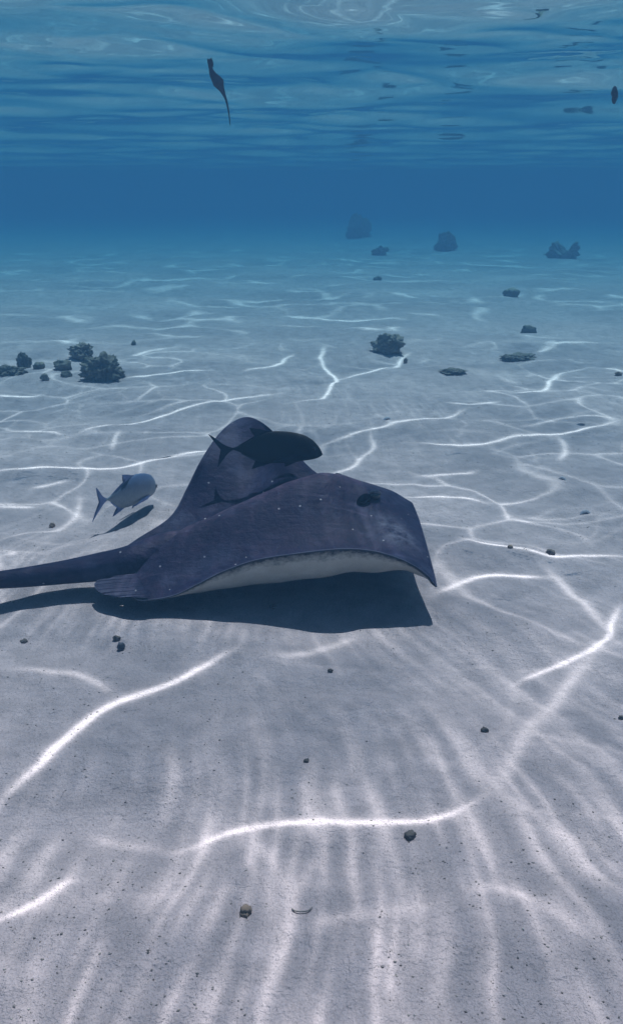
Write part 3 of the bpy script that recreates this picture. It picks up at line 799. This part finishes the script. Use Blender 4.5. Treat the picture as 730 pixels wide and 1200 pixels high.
# twig
pts = [(342,1070,.004),(346,1075,.007),(353,1077,.008),(361,1076,.007),(366,1071,.006)]
P3 = []
for u, v_, z in pts:
    g_ = ground(u, v_); P3.append((g_.x, g_.y, float(sand_h(g_.x, g_.y)) + z * .5))
tv2, tf2 = tube(catmull(P3, 24, False), np.interp(np.linspace(0, 1, len(catmull(P3, 24, False))), [0, .1, .8, 1], [.0005, .0014, .0013, .0005]), 8)
me = mesh_np('twig', tv2, tf2); me.materials.append(simple_mat('pale_twig', (.20, .18, .17), (.36, .33, .32), 80, .8, .1, .3, .001))
tw = tag(link(bpy.data.objects.new('twig', me)), 'short curved pale twig lying on the near sand', 'twig'); tw.cycles.is_caustics_receiver = True

# shell grit: countless grains, one mesh
oc = np.array([(1,0,0),(-1,0,0),(0,1,0),(0,-1,0),(0,0,1),(0,0,-1)], float)
of = np.array([(0,2,4),(2,1,4),(1,3,4),(3,0,4),(2,0,5),(1,2,5),(3,1,5),(0,3,5)])
NG = 26000
gy_ = .75 + 5.5 * rng.random(NG) ** 1.6; gxx = (rng.random(NG) * 2 - 1) * (.5 + .42 * gy_)
cl = vnoise(gxx * 2.2, gy_ * 2.2, 91) + .5 * vnoise(gxx * 9, gy_ * 9, 92)
k_ = cl > .70; gxx, gy_ = gxx[k_], gy_[k_]; NG = len(gxx)
sz = (.0006 + .0015 * rng.random(NG) ** 6) * (1 + .10 * gy_)
rz_ = rng.random(NG) * 6.28
v3 = oc[None] * (1 + .5 * rng.random((NG, 6, 1))) * sz[:, None, None] * np.array([1.2, .9, .6])
ca, sa = np.cos(rz_)[:, None], np.sin(rz_)[:, None]
v3 = np.stack([v3[..., 0] * ca - v3[..., 1] * sa, v3[..., 0] * sa + v3[..., 1] * ca, v3[..., 2]], -1)
v3 += np.stack([gxx, gy_, sand_h(gxx, gy_) + sz * .25], -1)[:, None]
me = mesh_np('shell_grit', v3.reshape(-1, 3), (of[None] + 6 * np.arange(NG)[:, None, None]).reshape(-1, 3), False)
s = NT('grit'); geo = s.new('NewGeometry')
rp = s.ramp(geo.outputs['Random Per Island'], [(0, (.15, .135, .13)), (.45, (.27, .245, .235)), (.7, (.30, .27, .25)), (1, (.62, .58, .55))])
bs = s.new('BsdfPrincipled', i_Roughness=.9); s.l(rp, bs.inputs['Base Color']); s.l(bs.outputs[0], s.out.inputs[0])
me.materials.append(s.m)
grit = tag(link(bpy.data.objects.new('shell_grit', me)), 'dark and pale shell grit strewn over the near sand', 'grit', kind='stuff'); grit.cycles.is_caustics_receiver = True

# ------------------------------------------------------------------ drifting weed just under the surface
M_WD = simple_mat('dark_weed', (.05, .045, .07), (.10, .08, .11), 40, .7, .15, .3)
def weed(label, pts, rad, y, leaves):
    P3 = catmull([np.array(at_dist(u, v_, y)) for u, v_ in pts], 40, False)
    rr = np.interp(np.linspace(0, 1, len(P3)), np.linspace(0, 1, len(rad)), rad)
    a, b = tube(P3, rr, 10, 1.0)
    root = tag(link(bpy.data.objects.new('drifting_seaweed', (lambda m_: (m_.materials.append(M_WD), m_)[1])(mesh_np('stalk', a, b)))), label, 'seaweed', 'weed drifting under the surface')
    r = random.Random(5)
    for (u, v_, ln, an) in leaves:
        c = at_dist(u, v_, y); vs = []; n = 9
        d = Vector((math.cos(an), r.uniform(-.5, .5), math.sin(an))).normalized(); sd = d.cross(Vector((0, 1, .2))).normalized(); up = d.cross(sd)
        for i in range(n + 1):
            t = i / n; w = ln * .24 * math.sin(math.pi * (.08 + .92 * t)) ** .8
            for q in (-1, 0, 1): vs.append(c + d * ln * t + sd * w * q + up * (.15 * ln * t * t + (.12 * w if q == 0 else 0)))
        fs = [(i * 3 + q, i * 3 + q + 1, i * 3 + q + 4, i * 3 + q + 3) for i in range(n) for q in (0, 1)]
        me = mesh_np('leaf', vs, fs); me.materials.append(M_WD); o = link(bpy.data.objects.new('leaf', me), root)
        md = o.modifiers.new('thick', 'SOLIDIFY'); md.thickness = .004
    return root
weed('dark blob of drifting weed with a long thin stem hanging below the surface',
     [(246,72),(247,80),(250,88),(255,95),(258,101),(261,107),(265,117),(268,130),(270,147)],
     [.0015, .010, .020, .030, .013, .0065, .005, .004, .003, .0015], 4.9,
     [(247,82,.055,1.5),(250,90,.05,-.9),(256,98,.05,-1.0),(254,96,.05,2.2),(248,78,.04,2.0),(259,100,.05,-1.3)])
weed('faint dark scrap of weed hanging below the surface, without a long stem', [(720,101),(719.5,108),(720,114),(719,122)], [.006, .020, .016, .004], 5.6, [(720,106,.05,-1.5),(720,110,.05,-1.7)])
